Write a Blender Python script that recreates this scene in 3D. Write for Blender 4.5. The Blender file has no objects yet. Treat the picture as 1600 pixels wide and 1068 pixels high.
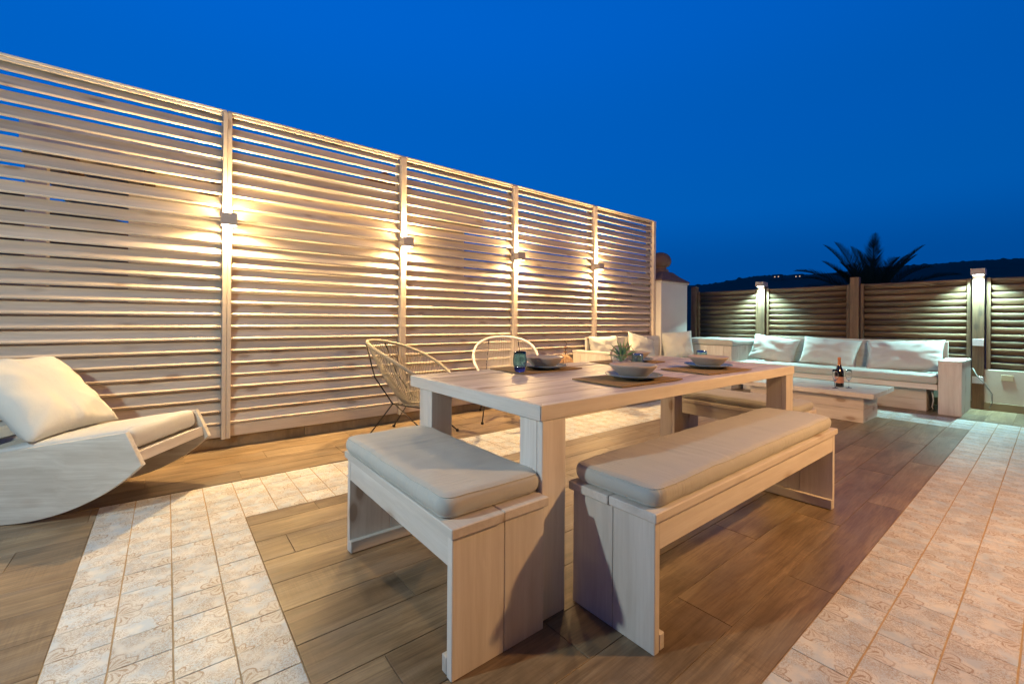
import bpy, bmesh, math, random
from mathutils import Vector, Matrix, noise as mnoise
rnd = random.Random(7)
S = bpy.context.scene
COL = S.collection
PI = math.pi

# ---------------------------------------------------------------- camera, sky, exposure
cd = bpy.data.cameras.new('camera')
cd.sensor_width = 36.0
cd.lens = 677.4143 / 1600 * 36
cd.shift_y = -33.29 / 1600
cd.clip_start = 0.02
cd.clip_end = 3000
co = bpy.data.objects.new('camera', cd)
COL.objects.link(co)
RT = Vector((0.7823727, -0.62277231, 0.0069)); DN = Vector((0.00539846, -0.0042972, -0.9999762)); FW = Vector((0.62278713, 0.78239133, 0.0))
mw = Matrix.Identity(4)
for i in range(3):
    mw[i][0] = RT[i]; mw[i][1] = -DN[i]; mw[i][2] = -FW[i]
mw[2][3] = 1.04
co.matrix_world = mw
S.camera = co

W = bpy.data.worlds.new('World'); S.world = W; W.use_nodes = True
wn = W.node_tree; wn.nodes.clear()
# clear dusk sky: bright blue band above a dimmer horizon, darker zenith, slightly darker away from the sunset side
tc = wn.nodes.new('ShaderNodeTexCoord'); sp = wn.nodes.new('ShaderNodeSeparateXYZ'); wn.links.new(tc.outputs['Generated'], sp.inputs[0])
rp = wn.nodes.new('ShaderNodeValToRGB'); rp.color_ramp.interpolation = 'EASE'
els = rp.color_ramp.elements
SKY = [(0.0, (0.0, 0.050, 0.225)), (0.10, (0.0, 0.094, 0.43)), (0.24, (0.0, 0.134, 0.59)), (0.38, (0.0, 0.132, 0.62)), (0.58, (0.0, 0.140, 0.70)), (0.76, (0.0, 0.034, 0.18)), (1.0, (0.001, 0.009, 0.045))]
while len(els) < len(SKY): els.new(0.5)
for e_, (p_, c_) in zip(els, SKY): e_.position = p_; e_.color = (*c_, 1)
wn.links.new(sp.outputs[2], rp.inputs[0])
dt = wn.nodes.new('ShaderNodeVectorMath'); dt.operation = 'DOT_PRODUCT'; wn.links.new(tc.outputs['Generated'], dt.inputs[0]); dt.inputs[1].default_value = (-0.30, 0.95, 0.0)
mr = wn.nodes.new('ShaderNodeMapRange'); mr.inputs['From Min'].default_value = -1; mr.inputs['From Max'].default_value = 1; mr.inputs['To Min'].default_value = 0.60; mr.inputs['To Max'].default_value = 0.92
wn.links.new(dt.outputs['Value'], mr.inputs['Value'])
bgd = wn.nodes.new('ShaderNodeBackground'); wo = wn.nodes.new('ShaderNodeOutputWorld')
wn.links.new(rp.outputs[0], bgd.inputs['Color']); wn.links.new(mr.outputs[0], bgd.inputs['Strength']); wn.links.new(bgd.outputs[0], wo.inputs[0])

S.view_settings.view_transform = 'Standard'; S.view_settings.look = 'None'
S.view_settings.exposure = 0.0; S.view_settings.gamma = 1.0
S.view_settings.use_curve_mapping = False
S.render.engine = 'CYCLES'
S.cycles.use_denoising = True
S.cycles.max_bounces = 7; S.cycles.diffuse_bounces = 4; S.cycles.glossy_bounces = 3; S.cycles.transmission_bounces = 7
S.cycles.caustics_reflective = False; S.cycles.caustics_refractive = False
S.cycles.sample_clamp_indirect = 6.0

WARM = (1.0, 0.635, 0.265); HOUSE = (1.0, 0.55, 0.22); BALC = (1.0, 0.58, 0.27); COOL = (0.52, 1.0, 0.97); NEUT = (0.84, 1.0, 0.97)

def light(name, kind, loc, col, energy, size=0.05, rot=None, spread=None, parent=None, cone=None, blend=0.5):
    d = bpy.data.lights.new(name, kind); d.color = col; d.energy = energy
    if kind == 'AREA':
        d.shape = 'DISK'; d.size = size
        if spread: d.spread = math.radians(spread)
    else:
        d.shadow_soft_size = size
    if kind == 'SPOT':
        d.spot_size = math.radians(cone); d.spot_blend = blend
    o = bpy.data.objects.new(name, d); COL.objects.link(o); o.location = loc
    if rot: o.rotation_euler = rot
    if parent: o.parent = parent
    return o

# ---------------------------------------------------------------- material helpers
class NT:
    def __init__(s, name):
        s.mat = bpy.data.materials.new(name); s.mat.use_nodes = True
        s.t = s.mat.node_tree; s.t.nodes.clear()
        s.out = s.t.nodes.new('ShaderNodeOutputMaterial')
        s.p = s.t.nodes.new('ShaderNodeBsdfPrincipled'); s.t.links.new(s.p.outputs[0], s.out.inputs[0])
    def n(s, kind, **kw):
        x = s.t.nodes.new(kind)
        for k, v in kw.items(): setattr(x, k, v)
        return x
    def put(s, sock, v):
        if isinstance(v, bpy.types.NodeSocket): s.t.links.new(v, sock)
        elif v is not None: sock.default_value = v
    def m(s, op, a, b=None, c=None):
        x = s.n('ShaderNodeMath', operation=op)
        s.put(x.inputs[0], a); s.put(x.inputs[1], b)
        if c is not None: s.put(x.inputs[2], c)
        return x.outputs[0]
    def coord(s): return s.n('ShaderNodeTexCoord').outputs['Object']
    def rand(s): return s.n('ShaderNodeObjectInfo').outputs['Random']
    def vm(s, op, a, b):
        x = s.n('ShaderNodeVectorMath', operation=op); s.put(x.inputs[0], a); s.put(x.inputs[1], b); return x.outputs[0]
    def xyz(s, v):
        x = s.n('ShaderNodeSeparateXYZ'); s.put(x.inputs[0], v); return x.outputs
    def comb(s, a, b, c):
        x = s.n('ShaderNodeCombineXYZ'); s.put(x.inputs[0], a); s.put(x.inputs[1], b); s.put(x.inputs[2], c); return x.outputs[0]
    def noise(s, v, scale, detail=4, rough=0.55, dist=0.0):
        x = s.n('ShaderNodeTexNoise'); s.put(x.inputs['Vector'], v); x.inputs['Scale'].default_value = scale
        x.inputs['Detail'].default_value = detail; x.inputs['Roughness'].default_value = rough; x.inputs['Distortion'].default_value = dist
        return x.outputs['Fac']
    def ramp(s, f, stops):
        x = s.n('ShaderNodeValToRGB'); e = x.color_ramp.elements
        while len(e) < len(stops): e.new(0.5)
        for i, (p, c) in enumerate(stops):
            e[i].position = p; e[i].color = (c[0], c[1], c[2], 1) if not isinstance(c, (int, float)) else (c, c, c, 1)
        s.put(x.inputs[0], f); return x.outputs[0]
    def mix(s, f, a, b, mode='MIX'):
        x = s.n('ShaderNodeMix', data_type='RGBA', blend_type=mode)
        s.put(x.inputs[0], f)
        for sk, v in ((x.inputs[6], a), (x.inputs[7], b)):
            if isinstance(v, bpy.types.NodeSocket): s.t.links.new(v, sk)
            else: sk.default_value = (v[0], v[1], v[2], 1)
        return x.outputs[2]
    def bump(s, h, strength=0.3, dist=0.002):
        x = s.n('ShaderNodeBump'); x.inputs['Strength'].default_value = strength; x.inputs['Distance'].default_value = dist
        s.put(x.inputs['Height'], h); s.t.links.new(x.outputs[0], s.p.inputs['Normal'])
    def base(s, c): 
        if isinstance(c, bpy.types.NodeSocket): s.t.links.new(c, s.p.inputs['Base Color'])
        else: s.p.inputs['Base Color'].default_value = (c[0], c[1], c[2], 1)
    def rough(s, r): s.put(s.p.inputs['Roughness'], r)
    def scaled(s, v, sc):
        x = s.n('ShaderNodeVectorMath', operation='MULTIPLY'); s.put(x.inputs[0], v); x.inputs[1].default_value = sc; return x.outputs[0]

MATS = {}
def plain(name, col, rough=0.5, metal=0.0, var=0.0, scale=6, bump=0.0):
    if name in MATS: return MATS[name]
    k = NT(name); k.rough(rough); k.p.inputs['Metallic'].default_value = metal
    if var or bump:
        c = k.coord(); f = k.noise(c, scale, 5)
        k.base(k.mix(f, [x*(1-var) for x in col], [min(1, x*(1+var)) for x in col]))
        if bump: k.bump(k.noise(c, scale*8, 5), bump, 0.004)
    else: k.base(col)
    MATS[name] = k.mat; return k.mat

def emit(name, col, strength):
    if name in MATS: return MATS[name]
    k = NT(name); k.base((0.8, 0.8, 0.8)); k.p.inputs['Emission Color'].default_value = (*col, 1); k.p.inputs['Emission Strength'].default_value = strength
    MATS[name] = k.mat; return k.mat

def wood(name, axis, light_c, dark_c, rough=0.55, knots=True, grain=1.0, var=0.10, knot_c=(0.33, 0.24, 0.17), bump=0.25):
    key = name + '_' + 'xyz'[axis]
    if key in MATS: return MATS[key]
    k = NT(key); c = k.coord(); r = k.rand()
    off = k.comb(k.m('MULTIPLY', r, 37.0), k.m('MULTIPLY', r, 91.0), k.m('MULTIPLY', r, 13.0))
    v = k.vm('ADD', c, off)
    sc = [9.0*grain, 9.0*grain, 9.0*grain]; sc[axis] = 0.7*grain
    s2 = [70.0, 70.0, 70.0]; s2[axis] = 2.2
    warp = k.m('MULTIPLY', k.noise(v, 3.0, 2), 0.45)
    g1 = k.noise(k.vm('ADD', k.scaled(v, tuple(sc)), k.comb(warp, warp, warp)), 2.0, 6, 0.62, 0.25)
    g2 = k.noise(k.scaled(v, tuple(s2)), 1.6, 3, 0.6)
    col = k.mix(k.ramp(g1, [(0.28, 1.0), (0.62, 0.0)]), light_c, dark_c)
    col = k.mix(k.m('MULTIPLY', k.ramp(g2, [(0.35, 1.0), (0.55, 0.0)]), 0.35), col, dark_c)
    if knots:
        vs = [7.5, 7.5, 7.5]; vs[axis] = 3.4
        vo = k.n('ShaderNodeTexVoronoi'); vo.inputs['Scale'].default_value = 1.0; vo.inputs['Randomness'].default_value = 1.0
        k.put(vo.inputs['Vector'], k.scaled(v, tuple(vs)))
        kn = k.ramp(vo.outputs['Distance'], [(0.12, 1.0), (0.17, 0.40), (0.28, 0.0)])
        sel = k.m('GREATER_THAN', k.xyz(vo.outputs['Color'])[0], 0.38)
        col = k.mix(k.m('MULTIPLY', k.m('MULTIPLY', kn, sel), 0.8), col, knot_c)
    vv = k.m('ADD', k.m('MULTIPLY', r, 2*var), 1-var)
    col = k.mix(1.0, col, k.comb(vv, vv, vv), 'MULTIPLY')
    k.base(col); k.rough(k.m('ADD', k.m('MULTIPLY', g1, 0.18), rough-0.09))
    k.bump(k.m('ADD', k.m('MULTIPLY', g2, 0.6), g1), bump, 0.0015)
    MATS[key] = k.mat; return k.mat

WL, WD = (0.70, 0.665, 0.605), (0.555, 0.51, 0.45)
def ww(axis): return wood('whitewashed_wood', axis, WL, WD)
def fw(axis): return wood('fence_white_wood', axis, (0.64, 0.56, 0.46), (0.49, 0.42, 0.335), rough=0.6, var=0.17)
def bw(axis): return wood('brown_treated_wood', axis, (0.18, 0.108, 0.056), (0.058, 0.034, 0.018), rough=0.62, var=0.28, knot_c=(0.05, 0.03, 0.02), bump=0.4)

def fabric(name, col, ripple=0.0, axis=0):
    if name in MATS: return MATS[name]
    k = NT(name); c = k.coord()
    f = k.noise(c, 2.5, 3)
    k.base(k.mix(f, [x*0.93 for x in col], [min(1, x*1.05) for x in col])); k.rough(0.85)
    k.p.inputs['Sheen Weight'].default_value = 0.15
    weave = k.noise(c, 900, 2)
    h = k.m('MULTIPLY', weave, 0.08)
    if ripple:
        s = [5.0, 5.0, 5.0]; s[axis] = 60.0
        rp = k.noise(k.scaled(c, tuple(s)), 1.0, 3, 0.5, 0.8)
        msk = k.ramp(k.noise(c, 3.0, 2), [(0.42, 0.0), (0.62, 1.0)])
        h = k.m('ADD', h, k.m('MULTIPLY', k.m('MULTIPLY', rp, msk), ripple))
    h = k.m('ADD', h, k.m('MULTIPLY', k.noise(c, 14, 4), 0.55))
    k.bump(h, 0.75, 0.007)
    MATS[name] = k.mat; return k.mat

def floor_wood():
    k = NT('wood_look_floor_tile'); c = k.coord(); r = k.rand()
    off = k.comb(k.m('MULTIPLY', r, 53.0), k.m('MULTIPLY', r, 17.0), k.m('MULTIPLY', r, 3.0)); v = k.vm('ADD', c, off)
    warp = k.m('MULTIPLY', k.noise(v, 2.2, 3), 0.6)
    g1 = k.noise(k.vm('ADD', k.scaled(v, (0.9, 9.0, 1.0)), k.comb(warp, warp, 0.0)), 1.5, 7, 0.65, 0.9)
    g2 = k.noise(k.scaled(v, (5.0, 110.0, 1.0)), 1.3, 6, 0.72)
    saw = k.noise(k.scaled(v, (150.0, 4.0, 1.0)), 1.0, 2, 0.6)
    msk = k.ramp(k.noise(v, 2.6, 3), [(0.50, 0.0), (0.66, 1.0)])
    col = k.ramp(g1, [(0.24, (0.100, 0.068, 0.040)), (0.42, (0.190, 0.137, 0.083)), (0.55, (0.262, 0.196, 0.122)), (0.72, (0.37, 0.295, 0.200))])
    col = k.mix(k.m('MULTIPLY', k.ramp(g2, [(0.36, 1.0), (0.54, 0.0)]), 0.55), col, (0.095, 0.068, 0.044))
    col = k.mix(k.m('MULTIPLY', k.m('MULTIPLY', msk, k.ramp(saw, [(0.4, 0.0), (0.6, 1.0)])), 0.30), col, (0.075, 0.055, 0.04))
    tint = k.mix(k.m('FRACT', k.m('MULTIPLY', r, 7.31)), (0.80, 0.79, 0.80), (1.16, 1.12, 1.04))
    col = k.mix(1.0, col, tint, 'MULTIPLY')
    c2 = k.n('ShaderNodeNewGeometry').outputs['Position']
    patch = k.noise(c2, 3.2, 7, 0.68, 0.4); grey = k.noise(k.scaled(v, (2.0, 6.0, 1.0)), 1.6, 5, 0.6)
    pv = k.ramp(patch, [(0.30, 0.74), (0.70, 1.26)]); col = k.mix(1.0, col, pv, 'MULTIPLY')
    col = k.mix(k.m('MULTIPLY', k.ramp(grey, [(0.48, 0.0), (0.68, 1.0)]), 0.45), col, (0.245, 0.205, 0.155))
    k.base(col); k.rough(k.m('ADD', k.m('MULTIPLY', patch, 0.36), 0.20)); k.p.inputs['Specular IOR Level'].default_value = 0.5
    k.bump(k.m('ADD', g2, g1), 0.18, 0.0012)
    return k.mat

def tile_mat():
    k = NT('patterned_cement_tile'); c = k.coord(); r = k.rand()
    vr = k.n('ShaderNodeVectorRotate', rotation_type='Z_AXIS'); k.put(vr.inputs['Vector'], c)
    k.put(vr.inputs['Angle'], k.m('MULTIPLY', k.m('FLOOR', k.m('MULTIPLY', r, 4.0)), PI/2))
    off = k.comb(k.m('MULTIPLY', r, 31.0), k.m('MULTIPLY', r, 11.0), 0.0)
    p = k.scaled(vr.outputs[0], (6.55, 6.55, 6.55))               # -0.5..0.5
    wv = k.n('ShaderNodeTexNoise'); wv.inputs['Scale'].default_value = 4.5; wv.inputs['Detail'].default_value = 2; k.put(wv.inputs['Vector'], p)
    wp = k.vm('ADD', p, k.scaled(k.vm('SUBTRACT', wv.outputs['Color'], (0.5, 0.5, 0.5)), (0.16, 0.16, 0.0)))
    x, y, _ = k.xyz(wp)
    def polar(cx, cy):
        dx = k.m('SUBTRACT', x, cx); dy = k.m('SUBTRACT', y, cy)
        rr = k.m('SQRT', k.m('ADD', k.m('MULTIPLY', dx, dx), k.m('MULTIPLY', dy, dy)))
        return rr, k.m('ARCTAN2', dy, dx)
    def band(v, a, b):
        return k.m('MULTIPLY', k.m('GREATER_THAN', v, a), k.m('LESS_THAN', v, b))
    r1, t1 = polar(-0.5, -0.5); r2, t2 = polar(0.5, 0.5); r3, t3 = polar(-0.5, 0.5)
    lob = k.m('ADD', 0.34, k.m('MULTIPLY', k.m('ABSOLUTE', k.m('SINE', k.m('MULTIPLY', t1, 4.0))), 0.09))
    ring = band(k.m('SUBTRACT', r1, lob), 0.0, 0.045)
    ring2 = band(k.m('SUBTRACT', r1, lob), 0.075, 0.095)
    ring3 = band(k.m('SUBTRACT', r1, lob), 0.12, 0.137)
    petal = k.m('MULTIPLY', k.m('GREATER_THAN', k.m('SINE', k.m('ADD', k.m('MULTIPLY', t1, 16.0), k.m('MULTIPLY', r1, 9.0))), 0.25), band(r1, 0.08, 0.33))
    rin2 = k.m('ADD', 0.24, k.m('MULTIPLY', k.m('SINE', k.m('MULTIPLY', t2, 8.0)), 0.06))
    fl = band(k.m('SUBTRACT', r2, rin2), 0.0, 0.05)
    fl2 = band(k.m('SUBTRACT', r2, rin2), 0.085, 0.10)
    pet2 = k.m('MULTIPLY', k.m('GREATER_THAN', k.m('SINE', k.m('MULTIPLY', t2, 20.0)), 0.35), band(r2, 0.06, 0.21))
    sc = k.noise(p, 7.5, 2, 0.5, 1.6)
    lines = band(k.m('FRACT', k.m('MULTIPLY', sc, 11.0)), 0.36, 0.60)
    leaf = k.noise(p, 13.0, 2, 0.5, 2.2)
    leafs = band(leaf, 0.53, 0.66)
    inl1 = k.m('LESS_THAN', k.m('SUBTRACT', r1, lob), 0.0); inl2 = k.m('LESS_THAN', k.m('SUBTRACT', r2, rin2), 0.0)
    outside = k.m('SUBTRACT', 1.0, k.m('MAXIMUM', inl1, inl2))
    zone = k.ramp(k.noise(k.vm('ADD', p, off), 1.7, 1), [(0.38, 0.0), (0.46, 1.0)])
    scroll = k.m('MULTIPLY', k.m('MULTIPLY', lines, outside), k.m('MULTIPLY', band(r3, 0.06, 0.60), zone))
    scroll2 = k.m('MULTIPLY', k.m('MULTIPLY', leafs, outside), zone)
    infill = k.m('MULTIPLY', k.m('MAXIMUM', inl1, inl2), band(k.m('FRACT', k.m('MULTIPLY', leaf, 6.0)), 0.30, 0.62))
    dark = k.m('MAXIMUM', k.m('MAXIMUM', k.m('MAXIMUM', ring, fl), k.m('MAXIMUM', petal, pet2)), k.m('MAXIMUM', k.m('MAXIMUM', scroll, k.m('MULTIPLY', infill, 0.8)), k.m('MULTIPLY', scroll2, 0.8)))
    thin = k.m('MAXIMUM', k.m('MAXIMUM', ring2, ring3), fl2)
    wear = k.noise(k.vm('ADD', c, off), 16.0, 4, 0.6)
    blue = k.m('MULTIPLY', k.ramp(k.noise(k.vm('ADD', p, off), 1.9, 4, 0.65), [(0.40, 0.0), (0.60, 1.0)]), 0.8)
    col = k.mix(blue, (0.69, 0.685, 0.645), (0.47, 0.56, 0.63))
    inner = k.m('MAXIMUM', k.m('LESS_THAN', k.m('SUBTRACT', r1, lob), 0.0), k.m('LESS_THAN', k.m('SUBTRACT', r2, rin2), 0.0))
    col = k.mix(k.m('MULTIPLY', inner, 0.75), col, (0.67, 0.65, 0.60))
    amt = k.m('MULTIPLY', k.ramp(wear, [(0.34, 0.40), (0.56, 1.0)]), 0.95)
    col = k.mix(k.m('MULTIPLY', dark, amt), col, (0.37, 0.285, 0.20))
    col = k.mix(k.m('MULTIPLY', thin, k.m('MULTIPLY', amt, 0.8)), col, (0.70, 0.69, 0.65))
    vv = k.m('ADD', k.m('MULTIPLY', k.m('FRACT', k.m('MULTIPLY', r, 5.7)), 0.16), 0.90)
    col = k.mix(1.0, col, k.comb(vv, vv, vv), 'MULTIPLY')
    k.base(col); k.rough(k.m('ADD', k.m('MULTIPLY', wear, 0.3), 0.28))
    k.bump(wear, 0.12, 0.001)
    return k.mat

M_FLOOR = floor_wood(); M_TILE = tile_mat()
M_GROUT = plain('ochre_grout', (0.47, 0.335, 0.19), 0.9, 0, 0.3, 25, 0.3)
M_DGROUT = plain('dark_grout', (0.085, 0.06, 0.04), 0.9, 0, 0.3, 25, 0.3)
M_SAGE = fabric('sage_cushion_fabric', (0.48, 0.485, 0.445), 0.9, 0)
M_SAGE2 = fabric('sage_cushion_fabric_y', (0.48, 0.485, 0.445), 0.9, 1)
M_PIL = fabric('pale_pillow_fabric', (0.55, 0.56, 0.53))
M_STUCCO = plain('white_stucco', (0.66, 0.64, 0.60), 0.9, 0, 0.06, 4, 0.35)
M_BLACK = plain('black_steel', (0.022, 0.018, 0.015), 0.45, 0.6)
M_LAMP = plain('lamp_housing_grey', (0.42, 0.38, 0.34), 0.5, 0, 0.06, 20)
M_GALV = plain('galvanised_steel', (0.55, 0.58, 0.60), 0.4, 0.5, 0.15, 30)

# ---------------------------------------------------------------- geometry helpers
def link(name, me, mat=None, parent=None, loc=None, rot=None, smooth=False):
    if mat is not None and not me.materials: me.materials.append(mat)
    if smooth:
        for p in me.polygons: p.use_smooth = True
    o = bpy.data.objects.new(name, me); COL.objects.link(o)
    if loc is not None: o.location = loc
    if rot is not None: o.rotation_euler = rot
    if parent is not None: o.parent = parent
    return o
def tag(o, label=None, cat=None, group=None, kind=None):
    if label: o['label'] = label
    if cat: o['category'] = cat
    if group: o['group'] = group
    if kind: o['kind'] = kind
    return o
def thing(name, label, cat, loc=(0, 0, 0), rz=0.0, group=None):
    o = bpy.data.objects.new(name, None); COL.objects.link(o); o.location = loc; o.rotation_euler = (0, 0, rz); o.empty_display_size = 0.1
    return tag(o, label, cat, group)
def from_bm(bm, name):
    me = bpy.data.meshes.new(name); bm.normal_update(); bm.to_mesh(me); bm.free(); return me
def bm_box(bm, x0, x1, y0, y1, z0, z1, bev=0.0, seg=1):
    vs = [bm.verts.new(p) for p in ((x0,y0,z0),(x1,y0,z0),(x1,y1,z0),(x0,y1,z0),(x0,y0,z1),(x1,y0,z1),(x1,y1,z1),(x0,y1,z1))]
    fs = [bm.faces.new([vs[i] for i in q]) for q in ((3,2,1,0),(4,5,6,7),(0,1,5,4),(1,2,6,5),(2,3,7,6),(3,0,4,7))]
    if bev:
        ed = list({e for f in fs for e in f.edges})
        bmesh.ops.bevel(bm, geom=ed, offset=bev, segments=seg, affect='EDGES', profile=0.6)
def box_me(x0, x1, y0, y1, z0, z1, bev=0.0, seg=1):
    bm = bmesh.new(); bm_box(bm, x0, x1, y0, y1, z0, z1, bev, seg); return from_bm(bm, 'box')
def box(name, x0, x1, y0, y1, z0, z1, mat, parent=None, bev=0.003, seg=1, center=True):
    cx, cy, cz = ((x0+x1)/2, (y0+y1)/2, (z0+z1)/2) if center else (0, 0, 0)
    return link(name, box_me(x0-cx, x1-cx, y0-cy, y1-cy, z0-cz, z1-cz, bev, seg), mat, parent, (cx, cy, cz))
def bm_tube(bm, pts, r, seg=6, closed=False, cap=True):
    pts = [Vector(p) for p in pts]; n = len(pts); rings = []
    rr = r if isinstance(r, (list, tuple)) else [r]*n
    prev = None
    for i, p in enumerate(pts):
        if closed: t = pts[(i+1) % n]-pts[i-1]
        else: t = pts[min(i+1, n-1)]-pts[max(i-1, 0)]
        t.normalize()
        if prev is None:
            u = t.orthogonal().normalized()
        else:
            u = (prev - t*prev.dot(t))
            u = u.normalized() if u.length > 1e-6 else t.orthogonal().normalized()
        prev = u; w = t.cross(u)
        rings.append([bm.verts.new(p+(u*math.cos(2*PI*j/seg)+w*math.sin(2*PI*j/seg))*rr[i]) for j in range(seg)])
    for i in range(n if closed else n-1):
        a, b = rings[i], rings[(i+1) % n]
        for j in range(seg):
            f = bm.faces.new((a[j], a[(j+1) % seg], b[(j+1) % seg], b[j])); f.smooth = True
    if cap and not closed:
        bm.faces.new(list(reversed(rings[0]))); bm.faces.new(rings[-1])
def tube(name, pts, r, mat, parent=None, seg=6, closed=False, loc=None):
    bm = bmesh.new(); bm_tube(bm, pts, r, seg, closed); return link(name, from_bm(bm, name), mat, parent, loc)
def bm_lathe(bm, prof, seg=32, c=(0, 0, 0)):
    rings = []
    for r, z in prof:
        if r < 1e-5: rings.append([bm.verts.new((c[0], c[1], c[2]+z))])
        else: rings.append([bm.verts.new((c[0]+r*math.cos(2*PI*j/seg), c[1]+r*math.sin(2*PI*j/seg), c[2]+z)) for j in range(seg)])
    for a, b in zip(rings, rings[1:]):
        for j in range(seg):
            k = (j+1) % seg
            if len(a) == 1 and len(b) == 1: continue
            if len(a) == 1: f = bm.faces.new((a[0], b[k], b[j]))
            elif len(b) == 1: f = bm.faces.new((a[j], a[k], b[0]))
            else: f = bm.faces.new((a[j], a[k], b[k], b[j]))
            f.smooth = True
def lathe(name, prof, mat, parent=None, loc=None, seg=32):
    bm = bmesh.new(); bm_lathe(bm, prof, seg); return link(name, from_bm(bm, name), mat, parent, loc)

CUSHION_DEFORM = []
def piping(name_parent, mat):
    deform, h, k, r, T = CUSHION_DEFORM[-1]
    for zz in (T, 0.0):
        pts = []
        for cx, cy, a0 in ((h-r, k-r, 0), (-h+r, k-r, 1), (-h+r, -k+r, 2), (h-r, -k+r, 3)):
            for q in range(7):
                t = (a0+q/6)*PI/2; pts.append((cx+math.cos(t)*r, cy+math.sin(t)*r, zz))
        dense = []
        for p, q in zip(pts, pts[1:]+pts[:1]):
            n = max(1, int((Vector(p)-Vector(q)).length/0.03))
            for i in range(n): dense.append(deform(*(Vector(p).lerp(Vector(q), i/n))))
        tube('piping', dense, 0.0027, mat, name_parent, 6, True)
def cushion_me(L, Wd, T, r=0.04, nx=40, ny=20, puff=0.008, wr=0.004, seed=0.0, rr=0.024):
    """box cushion with rounded corners (plan radius r, edge radius rr), base at z=0, centred in x and y"""
    bm = bmesh.new(); nz = 8; h, k = L/2, Wd/2; rr = min(rr, T*0.45)
    def ease(n, half):                      # grid lines, denser near the edges
        e = [0, .12, .30, .55, .85, 1.25, 1.8]; lo_ = [-half+q*rr for q in e]
        m = max(4, n-14); mid = [-half+2.6*rr+(2*half-5.2*rr)*i/m for i in range(m+1)]
        return lo_+mid+[-q for q in reversed(lo_)]
    X = ease(nx, h); Y = ease(ny, k); Z = [T*i/nz for i in range(nz+1)]
    def grid(f, A, B):
        V = [[bm.verts.new(f(p, q)) for q in B] for p in A]
        for i in range(len(A)-1):
            for j in range(len(B)-1): bm.faces.new((V[i][j], V[i+1][j], V[i+1][j+1], V[i][j+1]))
    grid(lambda p, q: (p, q, T), X, Y); grid(lambda p, q: (p, -q, 0), X, Y)
    grid(lambda p, q: (p, -k, q), X, Z); grid(lambda p, q: (-p, k, q), X, Z)
    grid(lambda p, q: (-h, -p, q), Y, Z); grid(lambda p, q: (h, p, q), Y, Z)
    bmesh.ops.remove_doubles(bm, verts=bm.verts[:], dist=1e-5)
    def deform(x, y, z):
        def sdf(x, y):
            qx, qy = abs(x)-(h-r), abs(y)-(k-r)
            mx, my = max(qx, 0), max(qy, 0); ln = math.hypot(mx, my)
            if ln > 1e-9: return ln-r, (math.copysign(mx/ln, x), math.copysign(my/ln, y))
            return (qx-r, (math.copysign(1, x), 0)) if qx > qy else (qy-r, (0, math.copysign(1, y)))
        d, n = sdf(x, y)
        if d > 0: x -= n[0]*d; y -= n[1]*d; d = 0.0
        aa = rr+d; bb = abs(z-T/2)-(T/2-rr)
        if aa > 0 and bb > 0:
            ln = math.hypot(aa, bb); na, nb_ = aa/ln*rr, bb/ln*rr
            x += n[0]*(na-aa); y += n[1]*(na-aa); z = T/2+math.copysign(T/2-rr+nb_, z-T/2)
        ux, uy, uz = x/h, y/k, z/T
        if uz > 0.5: z += puff*(1-abs(ux)**4)*(1-abs(uy)**4)
        bl = 4*uz*(1-uz)*0.007
        if aa > 0: x += n[0]*bl; y += n[1]*bl
        w1 = mnoise.noise(Vector((x*5+seed, y*5, z*6)))+0.6*mnoise.noise(Vector((x*13, y*13+seed, z*12)))
        rip = mnoise.noise(Vector((x*34+seed, y*5, seed)))*max(0.0, mnoise.noise(Vector((x*2.5+seed*2, y*2.0, 7.0)))+0.15)
        z += (wr*w1+wr*1.7*rip)*(0.25+0.75*uz)
        x += wr*0.6*mnoise.noise(Vector((y*9, z*20, seed))); y += wr*0.6*mnoise.noise(Vector((x*9, z*20, seed+4)))
        return (x, y, z)
    for v in bm.verts: v.co = deform(*v.co)
    CUSHION_DEFORM.append((deform, h, k, r, T))
    bmesh.ops.recalc_face_normals(bm, faces=bm.faces[:])
    for f in bm.faces: f.smooth = True
    return from_bm(bm, 'cushion')
def pillow_me(a, b, T, n=26, seed=0.0, wr=0.010):
    """throw pillow in the xy plane, thickness along z"""
    bm = bmesh.new(); top = {}; bot = {}
    for i in range(n+1):
        for j in range(n+1):
            u = -1+2*i/n; v = -1+2*j/n
            x = a/2*u*(1-0.055*(1-u*u*0.2)*(1-v*v) ) ; y = b/2*v*(1-0.055*(1-u*u))
            x = a/2*u*(1-0.07*(1-abs(v)**2.2)*abs(u)); y = b/2*v*(1-0.07*(1-abs(u)**2.2)*abs(v))
            e = max(0.0, (1-abs(u)**2.6)*(1-abs(v)**2.6)); t = T/2*e**0.48
            edge = (1-(1-abs(u))*(1-abs(v)))
            ang = math.atan2(v, u)
            w1 = mnoise.noise(Vector((u*2.2+seed, v*2.2, seed)))*wr*1.4
            w2 = mnoise.noise(Vector((math.cos(ang)*5+seed, math.sin(ang)*5, seed*3+edge)))*wr*1.5*edge**2
            k = min(1, e*5)
            top[i, j] = bm.verts.new((x, y, t+(w1+w2)*k))
            if i in (0, n) or j in (0, n): bot[i, j] = top[i, j]
            else: bot[i, j] = bm.verts.new((x, y, -t+(w1-w2)*k))
    for i in range(n):
        for j in range(n):
            bm.faces.new((top[i, j], top[i+1, j], top[i+1, j+1], top[i, j+1]))
            q = [bot[i, j], bot[i, j+1], bot[i+1, j+1], bot[i+1, j]]
            try: bm.faces.new(q)
            except ValueError: pass
    for f in bm.faces: f.smooth = True
    return from_bm(bm, 'pillow')

# ================================================================ SETTING
g = link('ground', box_me(-900, 1200, -900, 900, -0.5, 0.0), plain('dark_ground', (0.035, 0.04, 0.03), 0.95, 0, 0.4, 0.05), None, (0, 0, -3.4)); tag(g, kind='structure')
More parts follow.
